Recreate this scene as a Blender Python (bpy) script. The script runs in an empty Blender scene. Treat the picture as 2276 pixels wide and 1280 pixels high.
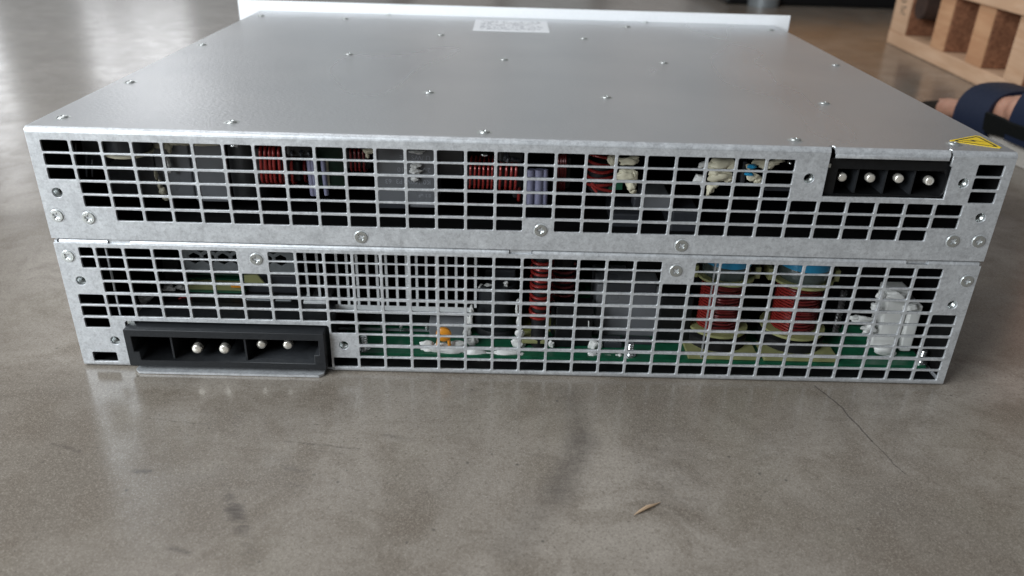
import bpy, bmesh, math, random
from mathutils import Vector, Matrix, noise as mnoise
R = math.radians
sc = bpy.context.scene
C = sc.collection
random.seed(7)
MM = 0.001

# ------------------------------------------------------------------ camera
FPX, CAMROT, CAMPOS = 1759.29, (1.102381, -0.0277417, -0.0001226), (-8.526, -341.139, 222.945)
cam = bpy.data.objects.new('camera', bpy.data.cameras.new('camera'))
C.objects.link(cam)
cam.location = [c * MM for c in CAMPOS]
cam.rotation_euler = CAMROT
cam.data.sensor_width = 36
cam.data.lens = 36 * FPX / 2276
cam.data.clip_start = 0.02
cam.data.clip_end = 100
cam.data.dof.use_dof = True
cam.data.dof.focus_distance = 0.39
cam.data.dof.aperture_fstop = 10.5
sc.camera = cam

# ------------------------------------------------------------------ world and lamps
w = bpy.data.worlds.new('World'); sc.world = w; w.use_nodes = True
bg = w.node_tree.nodes['Background']
bg.inputs[0].default_value = (0.88, 0.88, 0.88, 1)
bg.inputs[1].default_value = 0.17

def area(name, loc, target, sx, sy, power, col=(1, 1, 1)):
    L = bpy.data.lights.new(name, 'AREA'); L.shape = 'RECTANGLE'
    L.size = sx; L.size_y = sy; L.energy = power; L.color = col
    o = bpy.data.objects.new(name, L); C.objects.link(o)
    o.location = loc
    o.rotation_euler = (Vector(target) - Vector(loc)).to_track_quat('-Z', 'Y').to_euler()
    return o
area('door_light', (-1.10, -0.75, 0.72), (-0.05, -0.05, 0.06), 0.9, 0.8, 40, (0.90, 0.96, 1.0))
area('roof_light', (-1.6, 1.2, 3.6), (-0.4, 0.2, 0), 2.0, 2.0, 48, (0.97, 0.98, 1.0))
area('window_light_near', (-2.85, 6.0, 1.5), (-0.2, 0.0, 0.1), 0.75, 1.4, 6.5, (0.95, 0.97, 1.0))
area('window_light_near', (-4.15, 6.0, 1.5), (-0.2, 0.0, 0.1), 0.35, 1.3, 3.2, (0.95, 0.97, 1.0))
# lamps added as a bright far wall for the top sheet to reflect
for xc, wd, rad, col in ((-5.4, 1.7, .36, (.95, .98, 1)), (-3.5, 1.5, .42, (.95, .98, 1)), (-1.95, 1.2, .34, (.90, .97, 1)), (-.62, .9, .36, (1, .97, .94)), (.45, .9, .31, (.90, .97, 1)),
                         (1.55, .9, .29, (1, .96, .93)), (2.75, 1.2, .24, (.90, .97, 1)), (4.3, 1.6, .20, (1, .93, .86))):
    area('far_wall_fill', (xc, 9.0, 3.6), (xc * .9, 0.0, 3.4), wd, 5.4, rad * 1.06 * math.pi * wd * 5.4, col)

sc.view_settings.view_transform = 'Standard'
sc.view_settings.look = 'None'
sc.view_settings.exposure = 0.0
sc.view_settings.gamma = 1.0

# ------------------------------------------------------------------ materials
class NT:
    def __init__(s, name):
        s.m = bpy.data.materials.new(name); s.m.use_nodes = True
        s.t = s.m.node_tree; s.b = s.t.nodes['Principled BSDF']
        s.co = s.t.nodes.new('ShaderNodeTexCoord').outputs['Object']
    def lk(s, a, b): s.t.links.new(a, b)
    def put(s, inp, v):
        if hasattr(v, 'is_output'): s.lk(v, inp)
        elif isinstance(v, (tuple, list)) and len(v) == 3 and inp.type == 'RGBA': inp.default_value = (*v, 1)
        else: inp.default_value = v
    def mapv(s, scale=(1, 1, 1), loc=(0, 0, 0), rot=(0, 0, 0), vec=None):
        n = s.t.nodes.new('ShaderNodeMapping')
        s.lk(vec or s.co, n.inputs[0]); n.inputs[1].default_value = loc; n.inputs[2].default_value = rot; n.inputs[3].default_value = scale
        return n.outputs[0]
    def noise(s, scale, detail=3, rough=.5, vec=None, col=False, dist=0):
        n = s.t.nodes.new('ShaderNodeTexNoise'); s.lk(vec or s.co, n.inputs['Vector'])
        n.inputs['Scale'].default_value = scale; n.inputs['Detail'].default_value = detail
        n.inputs['Roughness'].default_value = rough; n.inputs['Distortion'].default_value = dist
        return n.outputs['Color' if col else 'Fac']
    def vor(s, scale, out='Distance', vec=None):
        n = s.t.nodes.new('ShaderNodeTexVoronoi'); s.lk(vec or s.co, n.inputs['Vector']); n.inputs['Scale'].default_value = scale
        return n.outputs[out]
    def ramp(s, v, a, b, lo=0., hi=1.):
        n = s.t.nodes.new('ShaderNodeMapRange'); s.put(n.inputs[0], v)
        for i, x in enumerate((a, b, lo, hi)): n.inputs[1 + i].default_value = x
        return n.outputs[0]
    def mix(s, f, a, b, mode='MIX'):
        n = s.t.nodes.new('ShaderNodeMix'); n.data_type = 'RGBA'; n.blend_type = mode
        s.put(n.inputs[0], f); s.put(n.inputs[6], a); s.put(n.inputs[7], b)
        return n.outputs[2]
    def math(s, op, a, b=0., c=0.):
        n = s.t.nodes.new('ShaderNodeMath'); n.operation = op
        s.put(n.inputs[0], a); s.put(n.inputs[1], b); s.put(n.inputs[2], c)
        return n.outputs[0]
    def sep(s, v):
        n = s.t.nodes.new('ShaderNodeSeparateXYZ'); s.lk(v, n.inputs[0]); return n.outputs
    def bump(s, h, strength, dist):
        n = s.t.nodes.new('ShaderNodeBump'); s.lk(h, n.inputs['Height'])
        n.inputs['Strength'].default_value = strength; n.inputs['Distance'].default_value = dist
        s.lk(n.outputs[0], s.b.inputs['Normal'])
    def set(s, **k):
        for a, v in k.items(): s.put(s.b.inputs[{'col': 'Base Color', 'rough': 'Roughness', 'metal': 'Metallic', 'spec': 'Specular IOR Level', 'trans': 'Transmission Weight', 'coat': 'Coat Weight', 'sss': 'Subsurface Weight'}[a]], v)

def plain(name, col, rough=.5, metal=0., var=.12, scale=300, bump=0., spec=.5):
    n = NT(name)
    d = tuple(c * (1 - var * 2) for c in col)
    f = n.noise(scale, 4, .6)
    n.set(col=n.mix(n.ramp(f, .3, .7), d, col), metal=metal, spec=spec)
    n.set(rough=n.ramp(n.noise(scale * .35, 3), .3, .7, max(.02, rough - .06), min(1, rough + .08)))
    if bump: n.bump(f, bump, .0003)
    return n.m

def galvanised():
    n = NT('galvanised steel')
    v = n.vor(900, 'Color'); sp = n.sep(v)[0]
    big = n.noise(130, 6, .72, dist=.5); fine = n.noise(1300, 3, .7)
    f = n.math('ADD', n.math('MULTIPLY', sp, .16), n.math('MULTIPLY', big, .84))
    c = n.mix(n.ramp(f, .25, .72), (.40, .415, .435), (.66, .68, .70))
    c = n.mix(n.ramp(n.noise(420, 4, .75), .50, .68, 0, .6), c, (.30, .305, .315))
    n.set(col=n.mix(n.ramp(fine, .35, .75, 0, .35), c, (.8, .81, .82)), metal=.62)
    n.set(rough=n.ramp(f, .2, .8, .40, .56))
    n.bump(n.math('ADD', fine, n.math('MULTIPLY', big, .5)), .12, .0002)
    return n.m

def topsteel():
    n = NT('galvanised top sheet')
    g = n.noise(420, 3, .65, vec=n.mapv((1.0, 2.4, 1)))
    big = n.noise(14, 3)
    n.set(col=n.mix(n.ramp(big, .3, .7), (.55, .56, .575), (.61, .615, .625)), metal=.85)
    sm_ = n.noise(9, 2, .5, vec=n.mapv((1, .45, 1)))
    n.set(rough=n.ramp(sm_, .25, .75, .25, .36))
    n.bump(g, .35, .0007)
    return n.m

def woodmat(name, a, b, sc_=60):
    n = NT(name)
    v = n.mapv((1.0, .12, 1.0))
    g = n.noise(sc_, 5, .65, vec=v, dist=1.2)
    big = n.noise(7, 2)
    c = n.mix(n.ramp(g, .3, .7), a, b)
    n.set(col=n.mix(n.ramp(big, .35, .7, 0, .5), c, tuple(x * .75 for x in a)), rough=.75, spec=.3)
    n.bump(g, .5, .002)
    return n.m

def concrete():
    n = NT('polished concrete')
    P = n.co
    # blotches, trowel marks, fine grain
    b1 = n.noise(7, 6, .62, dist=.8); b2 = n.noise(26, 6, .68, dist=.6); g = n.noise(780, 3, .75); g2 = n.noise(1900, 2, .7)
    c = n.mix(n.ramp(b1, .36, .64), (.150, .128, .106), (.268, .238, .205))
    c = n.mix(n.ramp(b2, .45, .64, 0, .8), c, (.128, .104, .082))
    c = n.mix(n.ramp(n.noise(13, 3, .5), .5, .75, 0, .4), c, (.212, .192, .152))
    c = n.mix(n.ramp(g, .47, .72, 0, .6), c, (.105, .085, .067))
    c = n.mix(n.ramp(g2, .50, .72, 0, .6), c, (.38, .34, .29))
    c = n.mix(n.ramp(n.noise(1150, 2, .8), .58, .70, 0, .45), c, (.075, .062, .05))
    st = n.noise(30, 4, .6, vec=n.mapv((.7, 7, 1)))
    c = n.mix(n.ramp(st, .56, .74, 0, .35), c, (.135, .112, .09))
    # small dark specks
    vd = n.vor(95); vc = n.sep(n.vor(95, 'Color'))[0]
    spk = n.math('MULTIPLY', n.ramp(vd, .02, .10, 1, 0), n.ramp(vc, .82, .84))
    c = n.mix(n.math('MULTIPLY', spk, .75), c, (.05, .045, .04))
    vd2 = n.vor(410); vc2 = n.sep(n.vor(410, 'Color'))[1]
    spk2 = n.math('MULTIPLY', n.ramp(vd2, .10, .22, 1, 0), n.ramp(vc2, .80, .82))
    c = n.mix(n.math('MULTIPLY', spk2, .6), c, (.08, .07, .06))
    # individual marks: distance to a segment, edges broken up by noise
    wob = n.noise(60, 4, .6, col=True)
    wv = n.t.nodes.new('ShaderNodeVectorMath'); wv.operation = 'MULTIPLY_ADD'
    n.lk(wob, wv.inputs[0]); wv.inputs[1].default_value = (.004, .004, 0); n.lk(P, wv.inputs[2])
    wp = n.sep(wv.outputs[0])
    def seg(x0, y0, x1, y1, wdt, soft):
        x0, y0, x1, y1, wdt, soft = [k * MM for k in (x0 + 2, y0 + 2, x1 + 2, y1 + 2, wdt, soft)]
        dx, dy = x1 - x0, y1 - y0; L2 = dx * dx + dy * dy
        px = n.math('SUBTRACT', wp[0], x0); py = n.math('SUBTRACT', wp[1], y0)
        t = n.math('ADD', n.math('MULTIPLY', px, dx / L2), n.math('MULTIPLY', py, dy / L2))
        t = n.math('MINIMUM', n.math('MAXIMUM', t, 0.), 1.)
        ex = n.math('SUBTRACT', px, n.math('MULTIPLY', t, dx)); ey = n.math('SUBTRACT', py, n.math('MULTIPLY', t, dy))
        d = n.math('SQRT', n.math('ADD', n.math('MULTIPLY', ex, ex), n.math('MULTIPLY', ey, ey)))
        return n.ramp(d, wdt, wdt + soft, 1, 0)
    br = n.ramp(n.noise(240, 4, .7), .35, .6)
    br2 = n.ramp(n.noise(120, 4, .7, vec=n.mapv((.35, 2.2, 1))), .42, .62)
    for (x0, y0, x1, y1, wd, so, st_, bk) in (
            (152.7, -1.7, 159.3, -21, .12, .55, .85, 0), (159.3, -21, 164.1, -47, .12, .55, .85, 0), (164.1, -47, 168.7, -70, .05, .4, .7, 0),
            (-117.5, -94, -109, -106, .4, 3.5, .6, 2), (-113, -100, -106, -111, 1.2, 3.5, .55, 2), (-106, -111, -98, -127, .5, 4, .35, 2), (-122, -86, -116, -94, .2, 2, .3, 2),
            (-104, -57, -70, -60.5, .15, .7, .55, 1), (-92, -62, -76, -64, .1, .6, .4, 1),
            (-161, -79.5, -155, -79, .6, 1.6, .75, 1), (-98, -74, -90, -77, .5, 2.2, .45, 2), (-94, -85, -88, -86, .4, 2.4, .4, 2),
            (27, -14, 30, -52, 1.5, 8, .24, 0), (30, -52, 17, -86, 1.5, 10, .25, 0), (17, -86, -3, -118, 2, 11, .22, 0), (30, -52, 17, -86, 3, 6, .25, 2), (29, -40, 24, -70, 2, 5, .3, 1),
            (62, -48, 66, -90, 5, 16, .22, 1), (-60, -51, -48, -54, .4, 2, .4, 2), (-172, -42, -140, -46, .1, .5, .4, 1),
            (-205, -62, -190, -66, .3, 1.2, .45, 1), (-130, -122, -122, -124, .4, 1.4, .6, 1), (0, -60, 22, -66, .08, .5, .25, 1)):
        s_ = seg(x0, y0, x1, y1, wd, so)
        if bk: s_ = n.math('MULTIPLY', s_, br if bk == 1 else br2)
        c = n.mix(n.math('MULTIPLY', s_, st_), c, (.055, .045, .04))
    n.set(col=c, spec=.55)
    rg = n.math('ADD', n.ramp(b2, .3, .7, .13, .23), n.ramp(g, .4, .8, 0, .08))
    n.set(rough=rg)
    n.bump(n.math('ADD', n.math('MULTIPLY', g, .6), n.math('MULTIPLY', st, .6)), 0.05, .0006)
    return n.m

M = dict(
    steel=galvanised(), top=topsteel(), floor=concrete(),
    screw=plain('zinc screw', (.66, .69, .68), .30, .9, .08, 900),
    dark=plain('recess shade', (.10, .105, .105), .45, .4, .1, 900),  # cross recess coloured dark to paint its shade
    white=plain('white powder coat', (.84, .85, .87), .45, 0, .02, 500, .05),
    black=plain('black plastic', (.006, .0063, .007), .42, 0, .2, 600, .06, .3),
    blackm=plain('matt black', (.004, .004, .0045), .6, 0, .2, 200, 0, .2),
    charcoal=plain('charcoal moulded plastic', (.015, .0165, .019), .5, 0, .2, 900, .15, .35),
    grey=plain('grey capacitor case', (.15, .155, .165), .32, 0, .06, 80),
    greyd=plain('dark grey capacitor case', (.036, .038, .044), .35, 0, .08, 90, 0, .35),
    pin=plain('tinned pin', (.88, .84, .76), .28, .75, .04, 900),
    copper=plain('red enamelled wire', (.25, .022, .018), .24, .25, .12, 500),
    copperd=plain('dark red enamelled wire', (.13, .010, .010), .3, .2, .12, 500),
    core=plain('ferrite core', (.010, .010, .011), .55, 0, .2, 400, 0, .3),
    pcb=plain('green circuit board', (.012, .11, .055), .35, 0, .15, 150),
    pcbd=plain('dark green circuit board', (.012, .05, .028), .4, 0, .2, 150),
    cream=plain('cream silicone', (.62, .58, .44), .5, 0, .06, 120, .1),
    glue=plain('white silicone', (.68, .68, .66), .42, 0, .05, 120, .1),
    bobbin=plain('cream bobbin', (.27, .27, .12), .4, 0, .06, 120),
    olive=plain('olive bobbin', (.22, .22, .06), .4, 0, .06, 120),
    blue=plain('blue tape', (.015, .27, .50), .3, 0, .1, 90),
    lav=plain('lavender sleeve', (.17, .17, .25), .4, 0, .08, 200),
    orange=plain('orange disc', (.70, .27, .02), .32, 0, .08, 200),
    alu=plain('bare aluminium', (.74, .76, .77), .45, .15, .06, 700),
    hexm=plain('hexagon plate', (.24, .26, .27), .42, .3, .08, 500),
    yellow=plain('yellow warning print', (.72, .50, .01), .5, 0, .05, 500),
    ink=plain('black print', (.03, .028, .02), .5, 0, .1, 500),
    inkg=plain('grey print', (.30, .31, .34), .6, 0, .1, 300),
    paper=plain('white label', (.80, .81, .83), .5, 0, .03, 800),
    film=plain('clear sleeve', (.07, .09, .085), .15, 0, .2, 150),
    wood=woodmat('pallet wood', (.50, .25, .13), (.66, .39, .22)),
    woodpale=woodmat('pale pallet wood', (.58, .35, .21), (.72, .49, .33)),
    woodshade=woodmat('rough wood in shade', (.12, .045, .022), (.42, .19, .10), 150),
    woodorange=woodmat('orange crate wood', (.66, .30, .10), (.76, .38, .15)),
    gap=plain('dark bark', (.055, .026, .016), .8, 0, .3, 60, .5),
    navy=plain('navy strap', (.006, .013, .038), .5, 0, .15, 800, .15, .3),
    sandal=plain('black foam', (.004, .005, .005), .6, 0, .2, 600, .1, .2),
    sole=plain('pale sole', (.58, .54, .49), .65, 0, .05, 300, .1),
    stud=plain('steel stud', (.7, .72, .72), .22, .95, .05, 600),
    leaf=plain('dry straw', (.44, .31, .20), .7, 0, .1, 900),
    twist=plain('twisted black cable', (.035, .033, .033), .3, 0, .2, 400),
)
def skin():
    n = NT('skin')
    f = n.noise(90, 4, .6)
    n.set(col=n.mix(n.ramp(f, .35, .7), (.40, .20, .135), (.50, .27, .19)), rough=.5, sss=.08)
    n.b.inputs['Subsurface Radius'].default_value = (.006, .002, .001)
    n.bump(n.noise(900, 3), .15, .0004)
    return n.m
M['skin'] = skin()

# ------------------------------------------------------------------ mesh building (all sizes in millimetres)
def link(name, me, mat, parent=None, smooth=False):
    o = bpy.data.objects.new(name, me); C.objects.link(o)
    if mat is not None:
        me.materials.clear(); me.materials.append(M[mat] if isinstance(mat, str) else mat)
    if smooth:
        me.shade_smooth() if hasattr(me, 'shade_smooth') else None
    o.parent = parent
    return o

class MB:
    def __init__(s): s.v = []; s.f = []
    def add(s, vs, fs):
        k = len(s.v); s.v += [tuple(x) for x in vs]; s.f += [tuple(i + k for i in f) for f in fs]; return s
    def box(s, x0, x1, y0, y1, z0, z1, b=0.):
        if x0 > x1: x0, x1 = x1, x0
        if y0 > y1: y0, y1 = y1, y0
        if z0 > z1: z0, z1 = z1, z0
        if b <= 0:
            vs = [(x, y, z) for x in (x0, x1) for y in (y0, y1) for z in (z0, z1)]
            return s.add(vs, [(0, 1, 3, 2), (4, 6, 7, 5), (0, 4, 5, 1), (2, 3, 7, 6), (0, 2, 6, 4), (1, 5, 7, 3)])
        bm = bmesh.new()
        bmesh.ops.create_cube(bm, size=1)
        for q in bm.verts: q.co = ((x0 + x1) / 2 + q.co.x * (x1 - x0), (y0 + y1) / 2 + q.co.y * (y1 - y0), (z0 + z1) / 2 + q.co.z * (z1 - z0))
        bmesh.ops.bevel(bm, geom=bm.edges[:], offset=b, segments=2, affect='EDGES', profile=.5)
        bm.verts.index_update()
        s.add([q.co[:] for q in bm.verts], [[q.index for q in f.verts] for f in bm.faces]); bm.free()
        return s
    def lathe(s, c, axis, prof, n=20):
        """prof: list of (radius, along); axis 'x','y','z'"""
        vs = []; fs = []
        for (r, a) in prof:
            for i in range(n):
                t = 2 * math.pi * i / n; p, q = r * math.cos(t), r * math.sin(t)
                d = {'x': (a, p, q), 'y': (p, a, q), 'z': (p, q, a)}[axis]
                vs.append((c[0] + d[0], c[1] + d[1], c[2] + d[2]))
        for j in range(len(prof) - 1):
            for i in range(n):
                k = (i + 1) % n
                fs.append((j * n + i, j * n + k, (j + 1) * n + k, (j + 1) * n + i))
        fs.append(tuple(range(n))); fs.append(tuple((len(prof) - 1) * n + i for i in range(n - 1, -1, -1)))
        return s.add(vs, fs)
    def tube(s, pts, r, n=8, closed=False, rads=None):
        pts = [Vector(p) for p in pts]; m = len(pts); vs = []; fs = []
        prev = None
        for i in range(m):
            if closed: t = pts[(i + 1) % m] - pts[i - 1]
            else: t = pts[min(i + 1, m - 1)] - pts[max(i - 1, 0)]
            t.normalize()
            u = (prev - t * prev.dot(t)) if prev is not None else t.orthogonal()
            if u.length < 1e-6: u = t.orthogonal()
            u.normalize(); prev = u; w_ = t.cross(u)
            rr = rads[i] if rads else r
            for k in range(n):
                a = 2 * math.pi * k / n
                vs.append(pts[i] + (u * math.cos(a) + w_ * math.sin(a)) * rr)
        for i in range(m if closed else m - 1):
            j = (i + 1) % m
            for k in range(n):
                l = (k + 1) % n
                fs.append((i * n + k, i * n + l, j * n + l, j * n + k))
        if not closed:
            fs.append(tuple(range(n - 1, -1, -1))); fs.append(tuple((m - 1) * n + k for k in range(n)))
        return s.add(vs, fs)
    def prism(s, poly, y0, y1, plane='xz'):
        n = len(poly); vs = []
        for y in (y0, y1):
            for (a, b) in poly:
                vs.append({'xz': (a, y, b), 'xy': (a, b, y), 'yz': (y, a, b)}[plane])
        fs = [tuple(range(n)), tuple(range(2 * n - 1, n - 1, -1))] + [(i, (i + 1) % n, n + (i + 1) % n, n + i) for i in range(n)]
        return s.add(vs, fs)
    def blob(s, pts, seed=0, amp=.25, sub=3):
        """pts: list of (x,y,z,rx,ry,rz): lumpy ellipsoids"""
        for i, (x, y, z, rx, ry, rz) in enumerate(pts):
            bm = bmesh.new(); bmesh.ops.create_icosphere(bm, subdivisions=sub, radius=1)
            for q in bm.verts:
                d = q.co.copy(); k = 1 + amp * mnoise.noise(d * 1.3 + Vector((seed * 3.1, i * 1.7, 0))) * 1.6 + amp * .5 * mnoise.noise(d * 3.3 + Vector((0, seed, i)))
                q.co = (x + d.x * rx * k, y + d.y * ry * k, z + d.z * rz * k)
            bm.verts.index_update()
            s.add([q.co[:] for q in bm.verts], [[q.index for q in f.verts] for f in bm.faces]); bm.free()
        return s
    def build(s, name, mat, parent=None, smooth=False, label=None, kind=None):
        me = bpy.data.meshes.new(name)
        me.from_pydata([(a * MM, b * MM, c * MM) for a, b, c in s.v], [], s.f)
        bm = bmesh.new(); bm.from_mesh(me); bmesh.ops.recalc_face_normals(bm, faces=bm.faces); bm.to_mesh(me); bm.free()
        o = link(name, me, mat, parent)
        if smooth:
            for p in me.polygons: p.use_smooth = True
            try: me.set_sharp_from_angle(angle=R(40))
            except Exception: pass
        if label: o['label'] = label
        if kind: o['kind'] = kind
        return o

def empty(name, loc, label, cat):
    o = bpy.data.objects.new(name, None); C.objects.link(o); o.empty_display_size = .05
    o.location = [c * MM for c in loc]; o['label'] = label; o['category'] = cat
    return o

def rrect(x0, x1, z0, z1, r, n=3):
    pts = []
    for cx, cz, a0 in ((x1 - r, z1 - r, 0), (x0 + r, z1 - r, 90), (x0 + r, z0 + r, 180), (x1 - r, z0 + r, 270)):
        for i in range(n + 1):
            a = R(a0 + 90 * i / n); pts.append((cx + r * math.cos(a), cz + r * math.sin(a)))
    return pts
def circ(x, z, r, n=20): return [(x + r * math.cos(2 * math.pi * i / n), z + r * math.sin(2 * math.pi * i / n)) for i in range(n)]

def sheet_mesh(name, loops, thick, bev, to):
    """flat sheet with openings from closed 2D loops (mm); to(a,b,c) places it"""
    cu = bpy.data.curves.new(name, 'CURVE'); cu.dimensions = '2D'; cu.fill_mode = 'BOTH'
    cu.extrude = max(0, thick / 2 - bev); cu.bevel_depth = bev; cu.bevel_resolution = 1; cu.offset = -bev
    for lp in loops:
        sp = cu.splines.new('POLY'); sp.points.add(len(lp) - 1); sp.use_cyclic_u = True
        for p, (a, b) in zip(sp.points, lp): p.co = (a, b, 0, 1)
    tmp = bpy.data.objects.new(name, cu); C.objects.link(tmp)
    bpy.context.view_layer.update()
    dg = bpy.context.evaluated_depsgraph_get()
    me = bpy.data.meshes.new_from_object(tmp.evaluated_get(dg))
    bpy.data.objects.remove(tmp); bpy.data.curves.remove(cu)
    for v in me.vertices:
        a, b, c = v.co; v.co = [k * MM for k in to(a, b, c)]
    bm = bmesh.new(); bm.from_mesh(me); bmesh.ops.remove_doubles(bm, verts=bm.verts, dist=1e-6)
    bmesh.ops.recalc_face_normals(bm, faces=bm.faces); bm.to_mesh(me); bm.free()
    return me

def text_mesh(txt, size, to, extrude=.03):
    cu = bpy.data.curves.new('lettering', 'FONT'); cu.body = txt; cu.size = size; cu.extrude = extrude; cu.resolution_u = 2
    tmp = bpy.data.objects.new('lettering', cu); C.objects.link(tmp); bpy.context.view_layer.update()
    me = bpy.data.meshes.new_from_object(tmp.evaluated_get(bpy.context.evaluated_depsgraph_get()))
    bpy.data.objects.remove(tmp); bpy.data.curves.remove(cu)
    for v in me.vertices: v.co = [k * MM for k in to(*v.co)]
    return me

# a point seen through the grille, set back at depth Y behind the front face
from mathutils import Euler
_RM = Euler(CAMROT).to_matrix()
def at(u, v, Y):
    d = _RM @ Vector(((u - 1138) / FPX, -(v - 640) / FPX, -1)); t = (Y - CAMPOS[1]) / d.y
    return CAMPOS[0] + t * d.x, CAMPOS[2] + t * d.z
_S = 2276 / 580
def crop(x0, y0): return lambda a, b, Y: at(x0 + a / _S, y0 + b / _S, Y)
U1, U2, U3, U4 = crop(40, 260), crop(580, 280), crop(1140, 300), crop(1690, 280)
L1, L2, L3, L4 = crop(100, 520), crop(620, 540), crop(1130, 550), crop(1660, 560)

# ------------------------------------------------------------------ floor
fl = MB().add([(-9000, -3000, -.3), (9000, -3000, -.3), (9000, 14000, -.3), (-9000, 14000, -.3)], [(0, 1, 2, 3)]).build('floor', 'floor')
fl['kind'] = 'structure'

# ------------------------------------------------------------------ power module
HT, DP = 123.7, 367.0
pm = empty('power_module', (0, 0, 0), 'flat galvanised steel power module with gridded vent face, lying on concrete', 'power module')
PX, X0 = 13.48, -214.1
def cell(k, ztop, h=5.45, w_=12.15, x_=None):
    x = X0 - .1 + PX * k if x_ is None else x_
    return rrect(x, x + w_, ztop - h, ztop, .75)
up_rows = [118.0, 111.7, 105.1, 98.6, 92.2, 85.6]
lo_rows = [66.1, 60.8, 54.4, 47.9, 41.1, 34.6, 28.0, 21.7, 14.8, 8.4]
up_holes, lo_holes = [], []
for r_, z in enumerate(up_rows):
    for k in range(32):
        ok = (k <= 24 or k == 31) if r_ < 3 else (1 <= k <= 30 if r_ < 5 else (2 <= k <= 29 and k != 16))
        if ok: up_holes.append(cell(k, z))
for r_, z in enumerate(lo_rows):
    for k in range(32):
        h = 4.6 if r_ == 0 else 5.45
        if r_ < 2:
            if k == 0: lo_holes.append(cell(0, z, h, 6.7, -208.8)); continue
            if k == 22: lo_holes.append(cell(22, z, h, 11.3, 83.6)); continue
            ok = 1 <= k <= 30 and k not in (6, 21)
        elif r_ < 4: ok = 1 <= k <= 30
        elif r_ < 6: ok = True
        elif r_ == 6: ok = k == 0 or k >= 9
        elif r_ < 9: ok = k >= 10
        else: ok = k == 0 or k >= 9
        if ok: lo_holes.append(cell(k, z, h))
up_scr = [(-214.8, 82.0), (-200.4, 81.3), (-75.1, 75.2), (8.7, 80.9), (75.2, 75.0), (202.2, 80.8), (214.3, 81.0)]
lo_scr = [(-214.5, 61.4), (-125.5, 62.2), (74.3, 61.7), (215.0, 60.1)]
up_nut = [(-212.0, 93.3), (128.8, 109.5), (199.2, 109.1), (211.9, 92.7)]
lo_nut = [(-211.2, 48.4), (-201.3, 15.3), (-87.2, 15.6), (211.8, 46.9)]
A0, A1, AZ = 136.4, 192.3, 101.2
upo = [(-220, 70.6), (220, 70.6), (220, 121.5), (191.3, 121.5), (191.3, 116.8), (A1, 116.8), (A1, AZ), (A0, AZ), (A0, 121.5), (-220, 121.5)]
B0, B1, BZ = -194.5, -93.9, 26.8
loo = [(-219.8, 2.0), (B0, 2.0), (B0, BZ - 1), (B0 + 1, BZ), (B1 - 1, BZ), (B1, BZ - 1), (B1, 2.0), (219.8, 2.0), (219.8, 68.2), (-219.8, 68.2)]
R_DISH, R_NUT = 3.7, 2.35
g1 = link('upper_vent_panel', sheet_mesh('upper_vent_panel', [upo] + up_holes + [circ(x, z, R_DISH) for x, z in up_scr] + [circ(x, z, R_NUT) for x, z in up_nut], 1.2, .14, lambda a, b, c: (a, .6 - c, b)), 'steel', pm)
g2 = link('lower_vent_panel', sheet_mesh('lower_vent_panel', [loo] + lo_holes + [circ(x, z, R_DISH) for x, z in lo_scr] + [circ(x, z, R_NUT) for x, z in lo_nut], 1.2, .14, lambda a, b, c: (a, .9 - c, b)), 'steel', pm)

def bend(mb, x0, x1, yc, zc, r, a0, a1, t=1.2, n=6):
    pr = []
    for i in range(n + 1):
        a = R(a0 + (a1 - a0) * i / n); pr.append((yc + r * math.cos(a), zc + r * math.sin(a)))
    for i in range(n, -1, -1):
        a = R(a0 + (a1 - a0) * i / n); pr.append((yc + (r - t) * math.cos(a), zc + (r - t) * math.sin(a)))
    return mb.prism(pr, x0, x1, 'yz')

# upper shell: front bend, top sheet (with the socket cut-out), sides
sh = MB()
bend(sh, -220, A0, 2.2, 121.5, 2.2, 180, 90); bend(sh, 191.3, 220, 2.2, 121.5, 2.2, 180, 90)
sh.build('front_bend', 'steel', pm, True)
tp = [(-220, 2.2), (A0, 2.2), (A0, 4.2), (A0 + 2.1, 4.2), (A0 + 2.1, 2.2), (189.9, 2.2), (189.9, 4.2), (191.3, 4.2), (191.3, 2.2), (220, 2.2), (220, DP - .5), (-220, DP - .5)]
link('top_cover', sheet_mesh('top_cover', [tp], 1.2, .1, lambda a, b, c: (a, b, HT - .6 + c)), 'top', pm)
for s in (-1, 1): MB().box(s * 220, s * 218.8, 1.25, DP - .5, 70.6, 122.3).build('upper_side_wall', 'steel', pm)
tg = MB()
bend(tg, A0 + 2.1, 189.9, 2.2, 121.2, 2.5, 180, 90)
tg.box(A0 + 2.3, 189.7, -.55, .65, 119.4, 121.2, .2)
tg.build('socket_lip', 'steel', pm, True)

# lower tray: top bend with three notches, bottom bend, sides, floor plate, tongue under the socket
tr = MB()
for x0, x1 in ((-217, -194.4), (-183.7, -5.6), (5.4, 183.6), (194.2, 218.6)):
    bend(tr, x0, x1, 2.5, 68.2, 2.2, 180, 90); tr.box(x0, x1, 2.5, 16, 69.2, 70.39)
tr.build('tray_top_bend', 'steel', pm, True)
tb = MB()
for x0, x1 in ((-219.8, B0), (B1, 219.8)): bend(tb, x0, x1, 2.3, 2.0, 2.0, 180, 270)
tb.build('tray_bottom_bend', 'steel', pm, True)
MB().box(-219.8, 219.8, 2.3, DP - .5, 0, 1.2).build('tray_base', 'steel', pm)
for s in (-1, 1): MB().box(s * 219.8, s * 218.6, 1.55, DP - .5, 1.3, 69.1).build('tray_side_wall', 'steel', pm)
for x in (-189.05, -.1, 188.9): MB().box(x - 5.2, x + 5.2, 1.3, 2.3, 67.0, 71.5, .15).build('locating_tab', 'steel', pm)
MB().prism([(-191.8, 2.29), (-191.8, -3.4), (-189.6, -5.6), (-99.6, -5.6), (-97.4, -3.4), (-97.4, 2.29)], 0.0, 1.2, 'xy').build('socket_tongue', 'steel', pm)

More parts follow.
